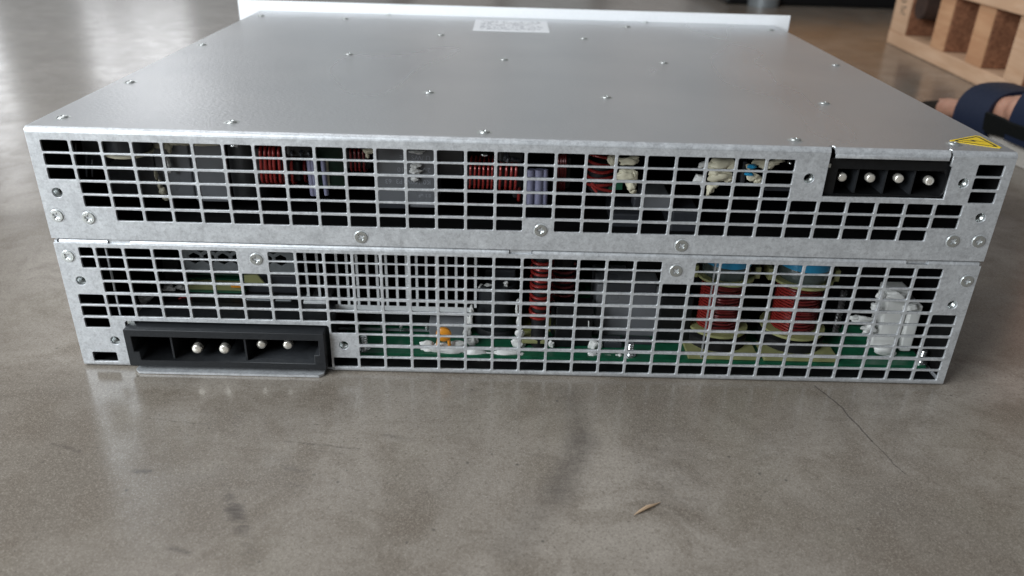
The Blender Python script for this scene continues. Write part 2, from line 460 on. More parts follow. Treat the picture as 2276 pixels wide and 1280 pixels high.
# screws: dished seat, cross-recessed head
def plus(r, w_):
    return [(w_, r), (-w_, r), (-w_, w_), (-r, w_), (-r, -w_), (-w_, -w_), (-w_, -r), (w_, -r), (w_, -w_), (r, -w_), (r, w_), (w_, w_)]
head_me = sheet_mesh('head', [circ(0, 0, 3.0, 28), plus(1.55, .42)], .9, .22, lambda a, b, c: (a, -c, b))
head_me.materials.append(M['screw'])
rec_me = MB().lathe((0, 0, 0), 'y', [(1.9, .38), (.2, .55)], 12).build('recess', 'dark'); _r = rec_me.data; bpy.data.objects.remove(rec_me)
dish = MB().lathe((0, 0, 0), 'y', [(3.72, .0), (3.05, .75), (.5, .8)], 28).build('seat', 'steel', None, True); _d = dish.data; bpy.data.objects.remove(dish)
def face_screw(x, z, y0):
    e = bpy.data.objects.new('screw', head_me); C.objects.link(e); e.parent = pm
    e.location = (x * MM, (y0 - .05) * MM, z * MM); e.rotation_euler = (0, R(random.uniform(0, 90)), 0)
    for nm, me in (('recess', _r), ('seat', _d)):
        c_ = bpy.data.objects.new(nm, me); C.objects.link(c_); c_.parent = e
    return e
for x, z in up_scr: face_screw(x, z, .0)
for x, z in lo_scr: face_screw(x, z, .3)
# threaded inserts
nb = MB(); pr = [(3.2, 0), (2.34, 0)]
for i in range(7): pr += [(2.3 if i % 2 == 0 else 1.9, .2 + i * .45)]
pr += [(1.9, 3.6), (3.2, 3.6), (3.2, 0)]
nb.lathe((0, 0, 0), 'y', pr, 20); nb.f = nb.f[:-2]
nut = nb.build('threaded_insert', 'screw', None, True); nme = nut.data; bpy.data.objects.remove(nut)
for x, z, y0 in [(x, z, .0) for x, z in up_nut] + [(x, z, .3) for x, z in lo_nut]:
    o = bpy.data.objects.new('threaded_insert', nme); C.objects.link(o); o.parent = pm; o.location = (x * MM, (y0 + 1.21) * MM, z * MM)
# screws of the top sheet
tsm = MB().lathe((0, 0, 0), 'z', [(3.6, .02), (3.2, .16), (2.6, .12), (2.4, .45), (1.7, .8), (.8, .86), (.6, .5), (.05, .45)], 18).build('top_screw', 'screw', None, True)
tsd = tsm.data; bpy.data.objects.remove(tsm)
for x, y in [(-210.8, 16.2), (-133.8, 15.6), (-18.2, 10.6), (123.8, 11.9), (197, 12.4), (-211.4, 89), (-50.1, 84.3), (45, 84.3), (163, 84.8), (-211.9, 202.1), (-111.1, 183.9), (-10.9, 180.5), (93.1, 185.1), (209.3, 194.2), (-58.5, 268.2), (48.1, 270.4), (-141.3, 333.1), (88.6, 333.4), (-211, 336.9), (208.2, 338.8), (-110.2, 361), (108.4, 361)]:
    o = bpy.data.objects.new('top_screw', tsd); C.objects.link(o); o.parent = pm
    o.location = (x * MM, y * MM, (HT - .01) * MM); o.rotation_euler = (0, 0, random.uniform(0, 6))

# white front panel at the far end
fp = MB(); fp.box(-238.5, 232.5, DP, DP + 2.5, 1.5, 131.8, .5).build('front_panel', 'white', pm)
# type plate
lab = MB().box(-36, 23.3, 293.5, 349.5, HT + .02, HT + .18).build('type_label', 'paper', pm)
ib = MB(); yy = 344.5
while yy > 298:
    x = -31 + (random.random() * 6 if random.random() < .5 else 0)
    while x < 17:
        l = random.uniform(1.2, 5)
        if random.random() < .78: ib.box(x, min(x + l, 19), yy, yy - random.choice((1.2, 1.2, 1.8)), HT + .19, HT + .21)
        x += l + random.uniform(.5, 2.2)
    yy -= 3.6
ib.build('print', 'inkg', lab)
# warning sticker
def tri(k):
    cx, cy = 209.6, 17.3
    P3 = [(196.4, 17.2), (216.3, 28.4), (216.6, 6.4)]
    out = []
    for i in range(3):
        p, a, b = Vector(P3[i]), Vector(P3[i - 1]), Vector(P3[(i + 1) % 3])
        for q in (a, b): out.append(p + (q - p).normalized() * 1.6)
    return [(cx + (p.x - cx) * k, cy + (p.y - cy) * k) for p in out]
ws = MB().prism(tri(1), HT + .02, HT + .16, 'xy').build('warning_sticker', 'yellow', pm, label='yellow triangular electric shock warning sticker on the near right corner')
link('border', sheet_mesh('border', [tri(.84), tri(.70)], .04, 0, lambda a, b, c: (a, b, HT + .19 + c)), 'ink', ws)
MB().prism([(203.2, 18.2), (209.5, 16.6), (209.0, 18.4), (214.2, 16.0), (208.2, 20.0), (208.6, 18.3)], HT + .17, HT + .21, 'xy').build('lightning_symbol', 'ink', ws)

# lower socket ------------------------------------------------------------
S = MB()
x0, x1, z0, z1, yf = -194.0, -95.6, 3.6, 24.6, -4.4
ls_out = rrect(x0, x1, z0, z1, .8)
inn = [(-190.6, 20.6), (-98.7, 20.6), (-98.7, 12.2), (-101.3, 12.2), (-101.3, 7.2), (-187.9, 7.2), (-187.9, 12.0), (-190.6, 12.0)]
rim = sheet_mesh('rim', [ls_out, inn], 30, .35, lambda a, b, c: (a, yf + 15 + c, b))
lsock = link('lower_socket', rim, 'charcoal', pm, )
lsock['label'] = 'large black five chamber socket at the bottom left of the vent face'
MB().box(x0 + 1, x1 - 1, 26.5, 40, 4, 24).build('socket_body', 'black', lsock)
MB().box(-191, -98, 23, 24.5, 4.5, 23).build('contact_base', 'blackm', lsock)
for x in (-172.0, -135.6): MB().box(x - .45, x + .45, -2.6, 22.9, 6.5, 21).build('chamber_divider', 'charcoal', lsock)
bl = MB()
for i in range(9):
    xx = -168 + i * 7.2 + (i % 2) * 1.5
    bl.box(xx, xx + 2.2, 14, 22.9, 18.2 - (i % 3) * 1.2, 20.8)
bl.build('moulded_rib', 'black', lsock)
for x, z, y, r in ((-160.6, 12.2, -1.6, 2.55), (-147.0, 12.4, -1.6, 2.55), (-129.3, 13.6, 1.8, 2.4), (-116.0, 13.7, 1.8, 2.4)):
    MB().lathe((x, y, z), 'y', [(.2, 0), (r - .7, .0), (r - .2, .35), (r, .9), (r, 3.2)], 24).build('pin', 'pin', lsock, True)
    MB().lathe((x, y + 3.0, z), 'y', [(r - .1, 0), (r + .15, 0), (r + .15, 19), (r - .1, 19)], 24).build('dark_sleeve', 'blackm', lsock, True)  # black sleeve added so the pin shaft looks dark
MB().box(-194.3, -190.4, 1.6, 2.4, 22.4, 26.6).build('retaining_clip', 'screw', lsock)

# upper socket ------------------------------------------------------------
us_out = [(137.0, 99.8), (193.8, 99.8), (193.8, 118.4), (137.0, 118.4)]
usock = empty('upper_socket', (0, 0, 0), 'black four pin socket at the top right of the vent face', 'x'); del usock['category']; usock.parent = pm
uin = [(142.2, 101.8), (191.3, 101.8), (192.6, 103.4), (192.6, 110.2), (190.4, 113.6), (142.2, 113.6)]
link('rim', sheet_mesh('rim', [us_out, uin], 22, .3, lambda a, b, c: (a, 2.4 + 11 + c, b)), 'black', usock)
MB().box(141, 193, 20, 22, 101, 114).build('contact_base', 'blackm', usock)
for x in (152.2, 165.3, 178.2): MB().box(x - .4, x + .4, 4.0, 19.9, 101.5, 114).build('chamber_divider', 'charcoal', usock)
for x, z in ((145.8, 108.9), (158.9, 108.8), (172.0, 108.9), (186.2, 108.2)):
    MB().lathe((x, 4.0, z), 'y', [(.2, 0), (1.5, 0), (1.95, .3), (2.1, .8), (2.1, 3)], 22).build('pin', 'pin', usock, True)
    MB().lathe((x, 6.8, z), 'y', [(2.0, 0), (2.2, 0), (2.2, 13), (2.0, 13)], 22).build('dark_sleeve', 'blackm', usock, True)  # added black sleeve, keeps the shaft dark here too
MB().box(136.8, 138.3, 2.0, 3.0, 114.2, 116.0).build('retaining_clip', 'screw', usock)

# ------------------------------------------------------------------ inside: boards, and black sheets added to make the interior dark
MB().box(-218, 218, 17, 360, 70.6, 71.6).build('divider_plate', 'blackm', pm)
MB().box(-218, 218, 6, 360, 121.2, 121.7).build('shade_sheet', 'blackm', pm)
MB().box(-216, 216, 130, 131, 72, 121).build('shade_sheet', 'blackm', pm)
MB().box(-216, 216, 150, 151, 8, 70).build('shade_sheet', 'blackm', pm)
MB().box(-217.9, -217.3, 2.8, 150, 4, 120).build('shade_sheet', 'blackm', pm)
MB().box(217.3, 217.9, 2.8, 150, 4, 120).build('shade_sheet', 'blackm', pm)
MB().box(-92, 214, 9.5, 330, 4.2, 6.0).build('circuit_board', 'pcb', pm)
MB().box(-214, 214, 14, 330, 118.6, 120.2).build('circuit_board', 'pcbd', pm)
MB().box(-217, 217, 2.8, 150, 1.3, 1.9).build('shade_sheet', 'blackm', pm)

def bx(cr, a0, a1, b0, b1, Y, dep, mat, name, bev=.6, ztop=None, zbot=None, parent=pm):
    xl, _ = cr(a0, (b0 + b1) / 2, Y); xr, _ = cr(a1, (b0 + b1) / 2, Y)
    _, zt = cr((a0 + a1) / 2, b0, Y); _, zb = cr((a0 + a1) / 2, b1, Y)
    if ztop is not None: zt = ztop
    if zbot is not None: zb = zbot
    return MB().box(xl, xr, Y, Y + dep, zb, zt, bev).build(name, mat, parent), (xl, xr, zb, zt)
def gl(cr, blobs, Y, mat='cream', name='silicone_glue', seed=1, amp=.3, parent=pm):
    m = MB(); L = []
    for (a, b, ra, rb, *d) in blobs:
        x, z = cr(a, b, Y); k = (Y + 341) / 341 / _S / 5.1
        L.append((x, Y + (d[0] if d else 0), z, ra * k, max(1.5, min(ra, rb) * k * .8), rb * k))
    return m.blob(L, seed, amp).build(name, mat, parent, True)
def upright(cr, a, b0, b1, Y, r, mat, name, a2=None):
    x, zt = cr(a, b0, Y); x2, zb = cr(a if a2 is None else a2, b1, Y)
    return MB().tube([(x, Y, zt), ((x + x2) / 2, Y - .4, (zt + zb) / 2), (x2, Y, zb)], r, 10).build(name, mat, pm, True)
def print_on(parent, lines, x, z, Y, size, mat='inkg', flip=False, dz=3.2):
    for i, t in enumerate(lines):
        zz = z - dz * i
        if flip: link('print', text_mesh(t, size, lambda a, b, c: (x - a, Y - .03 - c, zz - b)), mat, parent)
        else: link('print', text_mesh(t, size, lambda a, b, c: (x + a, Y - .03 - c, zz + b)), mat, parent)

# ---- upper compartment, left to right
x, z = U1(405, 330, 8); x2, z2 = U1(450, 525, 8)
MB().box(-206.3, -205.5, 8, 9, 92, 118).build('inner_bracket', 'steel', pm)
bx(U1, 565, 735, 195, 430, 22, 14, 'greyd', 'capacitor', ztop=118.5)
x, z = U1(845, 205, 16); 
_c, zb = U1(845, 368, 16)
MB().lathe((x, 28, zb), 'z', [(.5, 0), (9.5, .2), (10.4, 1.2), (10.4, 118.5 - zb)], 28).build('capacitor', 'greyd', pm, True, label='round dark grey capacitor with cream glue round its base')
MB().lathe((x, 28, zb), 'z', [(10.2, 1.3), (10.9, .9), (10.9, -.3), (9.8, -.8), (2, -.8)], 28).build('silicone_glue', 'cream', pm, True)
cA, b_ = bx(U1, 770, 1195, 210, 690, 42, 20, 'grey', 'capacitor', .8, ztop=118.5)
cB, b_ = bx(U1, 1203, 1512, 215, 712, 36, 22, 'grey', 'capacitor', .8, ztop=118.5)
cC, b_ = bx(U1, 1520, 1832, 225, 740, 36, 22, 'grey', 'capacitor', .8, ztop=118.5)
gl(U1, [(1240, 235, 60, 45), (1310, 255, 35, 55), (1420, 225, 110, 22), (1600, 232, 160, 18)], 34, 'cream', seed=2)
gl(U1, [(1000, 235, 40, 50), (935, 300, 25, 60)], 38, 'cream', seed=3)
gl(U1, [(1205, 500, 14, 45), (1240, 590, 20, 50), (1262, 650, 32, 45), (1295, 705, 40, 28)], 34, 'cream', seed=4, amp=.2)
gl(U1, [(1305, 395, 22, 45), (1325, 455, 16, 40)], 33, 'glue', seed=5)
for i, a in enumerate((505, 600, 650)): upright(U1, a, 230 + i * 70, 520, 14, .4, 'greyd', 'lead')
x, z = U1(1945, 240, 24); _c, zb = U1(1945, 745, 24)
MB().lathe((x, 36, zb), 'z', [(1, 0), (9.4, .1), (10.4, 1), (10.4, 118.5 - zb)], 30).build('capacitor', 'black', pm, True, label='round black capacitor beside the red coil')
gl(U1, [(1890, 245, 45, 20)], 20, 'stud', 'solder_joint', 6, .1)
# coils with upright turns round a lying core
def coil_up(cr, a0, a1, b0, b1, Y, n, r, mat='copper', dep=16, lean=0.):
    r = r * .78
    x0, zt = cr(a0, b0, Y); x1, _ = cr(a1, b0, Y); _, zb = cr(a0, b1, Y)
    zm = (zt + zb) / 2; h = (zt - zb) / 2
    core = MB().box(x0 - 2, x1 + 2, Y + 1.6, Y + dep - 1.6, zb + 1.5, zt - 1.5, 1.0).build('inductor', 'core', pm)
    m = MB()
    for i in range(n):
        xc = x0 + (x1 - x0) * (i + .5) / n + random.uniform(-.25, .25)
        pts = []
        for j in range(20):
            t = 2 * math.pi * j / 20; c_, s_ = math.cos(t), math.sin(t)
            pts.append((xc + lean * s_ + random.uniform(-.08, .08), Y + dep / 2 - math.copysign(abs(c_) ** .45, c_) * dep / 2, zm + math.copysign(abs(s_) ** .45, s_) * h))
        m.tube(pts, r, 8, True)
    m.build('winding', mat, core, True)
    return core
coil_up(U1, 2075, 2276, 255, 590, 14, 5, .95, lean=.5)
coil_up(U2, -5, 205, 240, 510, 16, 5, .95, lean=.4)
coil_up(U2, 225, 285, 290, 520, 18, 1, 1.0)
coil_up(U2, 345, 395, 310, 500, 22, 1, 1.1, 'copperd')
bx(U2, 215, 455, 170, 275, 13, 18, 'black', 'plastic_clip', 1.5, ztop=118.4)
gl(U2, [(270, 235, 14, 22), (350, 235, 14, 25), (420, 240, 14, 22)], 12.5, 'greyd', 'clip_glint', 7, .5)  # grey blobs put in as highlights on the shiny clip
for a in (425, 452, 540): upright(U2, a, 290, 600, 20, 1.6 if a < 500 else 1.2, 'lav', 'sleeved_lead', a + 35)
d_, b_ = bx(U2, 500, 735, 300, 520, 34, 1.6, 'pcbd', 'daughter_board', .1, ztop=118)
bx(U2, 562, 592, 300, 520, 33.2, .7, 'cream', 'printed_stripe', .1, parent=d_)
coil_up(U2, 760, 905, 190, 410, 24, 4, .8, 'copperd')
gl(U2, [(935, 215, 55, 30), (930, 250, 16, 35)], 20, 'cream', seed=8, amp=.2)
cD, b_ = bx(U2, 1425, 1765, 150, 432, 44, 16, 'grey', 'capacitor', .6, ztop=118.4)
cE, b_ = bx(U2, 1010, 1535, 150, 712, 30, 24, 'grey', 'capacitor', .9, ztop=118.4)
xl, xr, zb, zt = b_
print_on(cE, ['U /WS  TE', '2 X10   310', 'K0 100V  P3  63'], xr - 3, zt - 12.5, 30, 3.4, 'inkg', True, 6.2)
print_on(cE, ['0.1 uF'], xr - 3, zb + 7.5, 30, 2.6, 'inkg', True)
gl(U2, [(1360, 225, 62, 20), (1350, 345, 40, 22), (1350, 395, 55, 30), (1345, 455, 38, 30), (1330, 375, 30, 20)], 28.5, 'glue', seed=9, amp=.35)
bx(U2, 1015, 1290, 660, 720, 29, 4, 'greyd', 'capacitor_foot', .5)
coil_up(U2, 1812, 2040, 330, 560, 16, 6, .75, lean=.3)
coil_up(U2, 2072, 2250, 335, 570, 15, 4, .85, lean=.3)
gl(U2, [(1948, 250, 34, 18)], 10, 'stud', 'bolt_head', 10, .03)
bx(U2, 2065, 2290, 235, 325, 12, 16, 'black', 'plastic_clip', 1.6, ztop=118.4)
gl(U2, [(2145, 275, 26, 30), (2215, 290, 40, 12)], 11.6, 'greyd', 'clip_glint', 11, .5)  # grey blobs added as glints on the second clip
coil_up(U3, 40, 80, 290, 590, 18, 1, 1.1)
for a, w_ in ((158, 1.9), (230, 2.2), (285, 1.3)): upright(U3, a, 300, 600, 17, w_, 'lav', 'sleeved_lead', a - 8)
coil_up(U3, 390, 480, 175, 500, 26, 4, .75, 'copperd')
# ring coil on its side
x, z = U3(790, 330, 22)
rc = MB().lathe((x, 22 + 9, z - 5), 'z', [(2, -6), (6.2, -6), (6.2, 9), (2, 9)], 24).build('inductor', 'core', pm, True)
m = MB()
for i in range(5):
    zz = z + 7 - i * 3.6
    m.tube([(x + 7.2 * math.cos(t), 31 + 7.2 * math.sin(t), zz + .5 * math.sin(t * 2 + i)) for t in [2 * math.pi * k / 24 for k in range(24)]], .8, 8, True)
xa, za = U3(685, 425, 14); xb, zb2 = U3(760, 470, 14); xc, zc = U3(880, 500, 14)
m.tube([(xa, 15, za), ((xa + xb) / 2, 14, (za + zb2) / 2 - .4), (xb, 14, zb2), ((xb + xc) / 2, 14.4, zc + .6), (xc, 15, zc)], .75, 8)
m.tube([(xa + .6, 16, za - 2), (xa + 3, 15, zb2 - 2)], .7, 8)
m.build('winding', 'copper', rc, True)
bx(U3, 745, 960, 415, 480, 26, 10, 'pcb', 'insulating_pad', .5)
gl(U3, [(870, 215, 48, 55), (1010, 225, 95, 42), (985, 345, 88, 55), (1060, 350, 32, 45), (1035, 440, 50, 60), (1050, 490, 30, 30)], 15, 'cream', seed=12, amp=.35)
bx(U3, 1135, 1375, 540, 650, 24, 20, 'grey', 'terminal_block', .8)
bx(U3, 1050, 1120, 540, 640, 22, 8, 'greyd', 'terminal_block', 1.)
bx(U3, 860, 1110, 690, 870, 30, 30, 'greyd', 'relay', .8)
bx(U3, 1380, 1620, 670, 880, 26, 30, 'greyd', 'relay', .8)
def curl(pts, r, Y):
    P_ = [(*U3(a, b, Y + d),) for a, b, d in pts]
    return [(p[0], Y + q[2], p[1]) for p, q in zip(P_, pts)]
MB().tube(curl([(1622, 290, 0), (1640, 262, 1), (1668, 255, 1), (1690, 275, 2)], 1, 14), 1.5, 10, rads=[.5, 1.4, 1.7, 1.2]).build('silicone_curl', 'glue', pm, True)
MB().tube(curl([(1570, 410, 0), (1610, 378, 1), (1650, 385, 1), (1655, 430, 1), (1645, 455, 2)], 1, 13), 1.5, 10, rads=[.5, 2.2, 2.4, 1.4, .5]).build('silicone_curl', 'glue', pm, True)
gl(U3, [(1820, 250, 115, 60), (1760, 300, 55, 55), (1810, 360, 105, 55), (1900, 270, 50, 55), (1720, 470, 32, 50), (1750, 430, 50, 30), (1700, 510, 14, 26), (1880, 390, 40, 26)], 13, 'cream', seed=13, amp=.32)
gl(U3, [(2150, 235, 70, 35), (2200, 260, 50, 40), (2100, 370, 60, 38), (2060, 275, 30, 25), (2130, 400, 30, 25)], 14, 'cream', seed=14, amp=.35)
gl(U3, [(2085, 275, 42, 22), (2060, 340, 40, 14)], 12, 'blue', 'blue_varistor', 15, .2)
bx(U3, 1995, 2040, 230, 420, 16, 10, 'greyd', 'capacitor', .8)
gl(U4, [(110, 320, 50, 26), (165, 300, 50, 16), (80, 350, 40, 26)], 14, 'cream', seed=16, amp=.3)
gl(U4, [(258, 318, 20, 16)], 10, 'stud', 'bolt_head', 17, .05)
bx(U4, 40, 285, 540, 570, 22, 6, 'greyd', 'terminal_block', .5)

# ---- lower compartment
MB().box(-200.6, -199.8, 8, 9, 10, 66).build('inner_bracket', 'steel', pm)
# hexagon plate
HY = 40
xl, zt = L1(1195, 130, HY); xr, zb = L1(2190, 336, HY)
hx = []
hr, px_ = 3.3, 7.6
for row in range(4):
    for k in range(8):
        cx = xl + 6 + k * px_ + (px_ / 2 if row % 2 else 0); cz = zb + 7.2 + row * px_ * .866
        if cx + hr < xr - 1 and cz + hr < 69: hx.append([(cx + hr * math.cos(R(60 * i + 30)), cz + hr * math.sin(R(60 * i + 30))) for i in range(6)])
hexp = link('hexagon_vent', sheet_mesh('hexagon_vent', [[(xl, zb), (xr, zb), (xr, 69), (xl, 69)]] + hx, 1.2, .1, lambda a, b, c: (a, HY - c, b)), 'hexm', pm)
for i, (b0, mt) in enumerate(((345, 'pcbd'), (385, 'pcb'), (400, 'pcbd'))):
    bx(L1, 1230, 1740, b0 + i * 6, b0 + 14 + i * 6, 46 + i * 3, 30, mt, 'stacked_board', .1)
bx(L1, 1250, 1735, 445, 500, 40, 6, 'bobbin', 'olive_strip', .3)
bx(L1, 1240, 1740, 503, 520, 38, 20, 'pcb', 'stacked_board', .1)
bx(L1, 1620, 1720, 452, 470, 38, 3, 'orange', 'copper_strip', .2)
bx(L1, 1750, 2225, 360, 700, 42, 24, 'greyd', 'transformer_case', .8, zbot=10)
x, z = L1(1740, 425, 36); xb, zb = L1(1850, 355, 36)
MB().prism([(x, z), (x + 11, z - .6), (xb, zb), (xb - 7, zb - .6)], 36, 37, 'xz').build('folded_paper', 'bobbin', pm)
bx(L1, 1510, 1740, 560, 690, 40, 20, 'greyd', 'transformer_case', .6, zbot=8)
bx(L1, 1755, 1985, 570, 612, 30, 6, 'hexm', 'terminal_strip', .5); bx(L1, 2010, 2150, 575, 612, 30, 6, 'hexm', 'terminal_strip', .5)
gl(L1, [(880, 570, 70, 50), (960, 575, 50, 40), (870, 650, 55, 28)], 34, 'glue', seed=20, amp=.4)
gl(L1, [(1080, 480, 60, 40), (1190, 465, 45, 26), (1130, 565, 100, 22)], 40, 'glue', seed=21, amp=.45)
x, z = L1(1205, 570, 30)
MB().tube([(x - 4, 30, z - 1), (x, 30, z + 1.5), (x + 4, 31, z + .5)], .5, 8).build('copper_lead', 'copper', pm, True)
bx(L1, 1290, 1500, 560, 610, 36, 8, 'olive', 'transformer_case', .4)
MB().box(-215, -95, 44, 140, 7, 8.4).build('circuit_board', 'pcbd', pm)
bx(L1, 1035, 1180, 235, 420, 44, 2, 'black', 'daughter_board', .2)

# heat sink: base with upright fins
hs_y = 30
xl, zb = L2(205, 600, hs_y); xr, _ = L2(1690, 600, hs_y); _, zt2 = L2(900, 545, hs_y)
hs = MB().box(xl + 11, xr, hs_y, hs_y + 90, zb, zt2).build('heat_sink', 'alu', pm, label='pale aluminium heat sink with a row of upright fins')
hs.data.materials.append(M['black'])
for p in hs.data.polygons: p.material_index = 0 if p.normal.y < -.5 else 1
for a in (238, 338, 505, 592, 680, 768, 853, 935, 1025, 1112, 1200, 1285, 1372, 1457, 1545, 1715):
    b = 250 if a < 1500 else 230
    x, _ = L2(a, b, hs_y)
    prf = [(x - .68, zt2), (x + .68, zt2)]
    zz = zt2; side = []
    # toothed flanks
    k = 0
    while zz < 69: side.append((zz, .12 if k % 2 else 0.)); zz += .55; k += 1
    poly = [(x + .62 + d, q) for q, d in side] + [(x - .62 - d, q) for q, d in reversed(side)]
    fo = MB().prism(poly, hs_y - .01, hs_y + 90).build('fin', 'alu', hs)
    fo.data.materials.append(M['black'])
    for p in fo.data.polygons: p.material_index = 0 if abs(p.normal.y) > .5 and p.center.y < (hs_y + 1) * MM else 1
x0, z0 = L2(215, 500, hs_y - 1); x1, z1 = L2(385, 560, hs_y - 1)
MB().box(x0, x1 + 3, hs_y - 2, hs_y + 20, z1, z0, .4).build('clamp_plate', 'alu', hs)
hb = MB()
x0, z0 = L2(460, 640, 26); x1, z1 = L2(1320, 780, 26)
MB().box(x0, x1, 34, 100, z1, zb - .5).build('transistor_row', 'black', pm)
MB().box(x0 + 2, x1, 30, 31.2, L2(900, 765, 30)[1], L2(900, 750, 30)[1]).build('bus_bar', 'hexm', pm)
for a in (690, 900, 1065, 1290, 1460):
    x, z = L2(a, 715, 28)
    MB().lathe((x, 28, z), 'z', [(.1, 1.1), (.7, .9), (1.0, 0), (1.0, -3)], 12).build('solder_pin', 'stud', pm, True)
# components behind the orange disc, black can capacitor and glue
gb, b_ = bx(L2, 1312, 1615, 690, 800, 26, 12, 'grey', 'film_resistor', .5, zbot=6)
x, z = L2(1437, 795, 11)
od = MB().lathe((x, 11, z), 'y', [(.3, -2), (2.6, -1.8), (3.9, -.9), (4.1, 0), (3.8, 1), (.3, 2)], 24).build('disc_capacitor', 'orange', pm, True)
for dx in (-3.0, 2.8): MB().tube([(x + dx * .8, 11, z - 2), (x + dx, 10.8, z - 5), (x + dx * 1.05, 12, 6)], .9, 8).build('coated_leg', 'orange', od, True)
xl, _ = L2(1700, 650, 26); xr, _ = L2(2090, 650, 26)
_c, zt = L2(1900, 400, 26)
rcan = (xr - xl) / 2
can = MB().lathe(((xl + xr) / 2, 26 + rcan, 6), 'z', [(1, 0), (rcan, .1), (rcan, 3), (rcan - .5, 4), (rcan, 5), (rcan, zt - 8), (rcan - 1, zt - 7), (1, zt - 7)], 36).build('capacitor', 'charcoal', pm, True, label='large black can capacitor standing in white glue')
bx(L2, 1790, 2065, 235, 380, 40, 20, 'greyd', 'capacitor', .8)
gl(L2, [(1980, 355, 22, 26), (1760, 380, 30, 20), (1815, 372, 50, 16)], 32, 'glue', seed=22, amp=.5)
gl(L2, [(1290, 880, 70, 40), (1560, 880, 70, 40), (1320, 940, 90, 45), (1420, 915, 120, 50)], 14, 'glue', seed=23, amp=.25)
gl(L2, [(1480, 930, 170, 45), (1700, 960, 120, 50), (1830, 985, 120, 38), (1980, 960, 140, 42), (2110, 985, 60, 34), (1770, 1015, 100, 22)], 12, 'glue', seed=24, amp=.25)
gl(L2, [(1660, 700, 35, 90), (1640, 790, 40, 60), (1690, 860, 60, 60), (1680, 600, 22, 60)], 22, 'glue', seed=25, amp=.35)
gl(L2, [(2080, 560, 18, 90), (2090, 690, 22, 70), (2100, 790, 40, 60), (2090, 870, 60, 60)], 20, 'glue', seed=26, amp=.35)
# ---- upright coil
def coil_stack(cr, a0, a1, b0, b1, Y, n, r, mat, tilt=1., core=True):
    x0, zt = cr(a0, b0, Y); x1, _ = cr(a1, b0, Y); _, zb = cr(a0, b1, Y)
    rad = (x1 - x0) / 2; cx, cy = (x0 + x1) / 2, Y + rad
    pa = MB().lathe((cx, cy, 6), 'z', [(rad - r * 1.1, 0), (rad - r * 1.1, 63)], 24).build('inductor', 'core', pm, True)
    m = MB(); pts = []
    N = n * 20
    for i in range(N + 1):
        t = 2 * math.pi * i / 20
        pts.append((cx + rad * math.cos(t), cy + rad * math.sin(t), zt + (zb - zt) * i / N + tilt * math.cos(t) + .38 * math.sin(t * .37 + 1) + .2 * math.sin(t * 1.31)))
    m.tube(pts, r, 8); m.build('winding', mat, pa, True)
    return pa
coil_stack(L3, 212, 392, 110, 640, 17, 11, .82, 'copper', .5)
coil_stack(L3, 388, 590, 190, 480, 30, 7, .8, 'copperd', .3)
bx(L3, 120, 410, 740, 870, 36, 14, 'olive', 'coil_base', .5, zbot=7)
bx(L3, 120, 330, 810, 840, 18, 10, 'bobbin', 'coil_base', .3)
bx(L3, 408, 562, 520, 935, 19, 12, 'black', 'film_capacitor', .6, zbot=6)
bx(L3, 585, 735, 530, 900, 21, 12, 'black', 'film_capacitor', .6, zbot=6)
upright(L3, 700, 640, 690, 19.5, .3, 'glue', 'glue_thread')
gl(L3, [(375, 845, 30, 38)], 18, 'glue', seed=30)
cF, b_ = bx(L3, 752, 1300, 330, 880, 33, 26, 'grey', 'capacitor', .9, zbot=6, label=None) if False else bx(L3, 752, 1300, 330, 880, 33, 26, 'grey', 'capacitor', .9, zbot=6)
xl, xr, zb, zt = b_
bx(L3, 858, 1290, 320, 420, 32.4, 2, 'greyd', 'printed_band', .3, parent=cF)
print_on(cF, ['32 OF'], xl + 10, zt - 5.5, 32.3, 3.0, 'grey'); print_on(cF, ['-0  O'], xl + 24, zt - 5.5, 32.3, 3.0, 'grey')
cG, b_ = bx(L3, 830, 990, 830, 890, 20, 8, 'greyd', 'relay', .4, zbot=6)
print_on(cG, ['8-0HHLL7V'], b_[0] + .6, b_[2] + 3.4, 20, 1.7, 'grey')
bx(L3, 1000, 1250, 835, 905, 24, 8, 'greyd', 'relay', .4, zbot=6)
bx(L3, 1270, 1355, 850, 900, 26, 8, 'hexm', 'terminal_block', .4, zbot=6)
gl(L3, [(740, 850, 50, 55), (800, 850, 24, 34)], 20, 'glue', seed=31)
gl(L3, [(730, 945, 65, 40), (830, 955, 110, 30), (950, 960, 55, 32), (970, 945, 26, 26)], 13, 'glue', seed=32, amp=.25)
for cr_, a, b in ((L3, 1055, 960), (L4, 1512, 975), (L2, 745, 920)):
    x, z = cr_(a, b, 13)
    pr = [(.2, 7.6)]
    for i in range(12): pr.append((1.9 if i % 2 else 1.6, 7.4 - i * .6))
    MB().lathe((x, 13, 6), 'z', [(p, q) for p, q in pr] + [(3.2, .8), (3.2, 0)], 16).build('threaded_stud', 'stud', pm, True)
MB().box(95.3, 95.9, 9, 10, 8, 63).build('inner_bracket', 'steel', pm)
bx(L3, 1306, 1590, 440, 905, 26, 16, 'black', 'black_block', .6, zbot=6)  # black filler box added so this area stays black
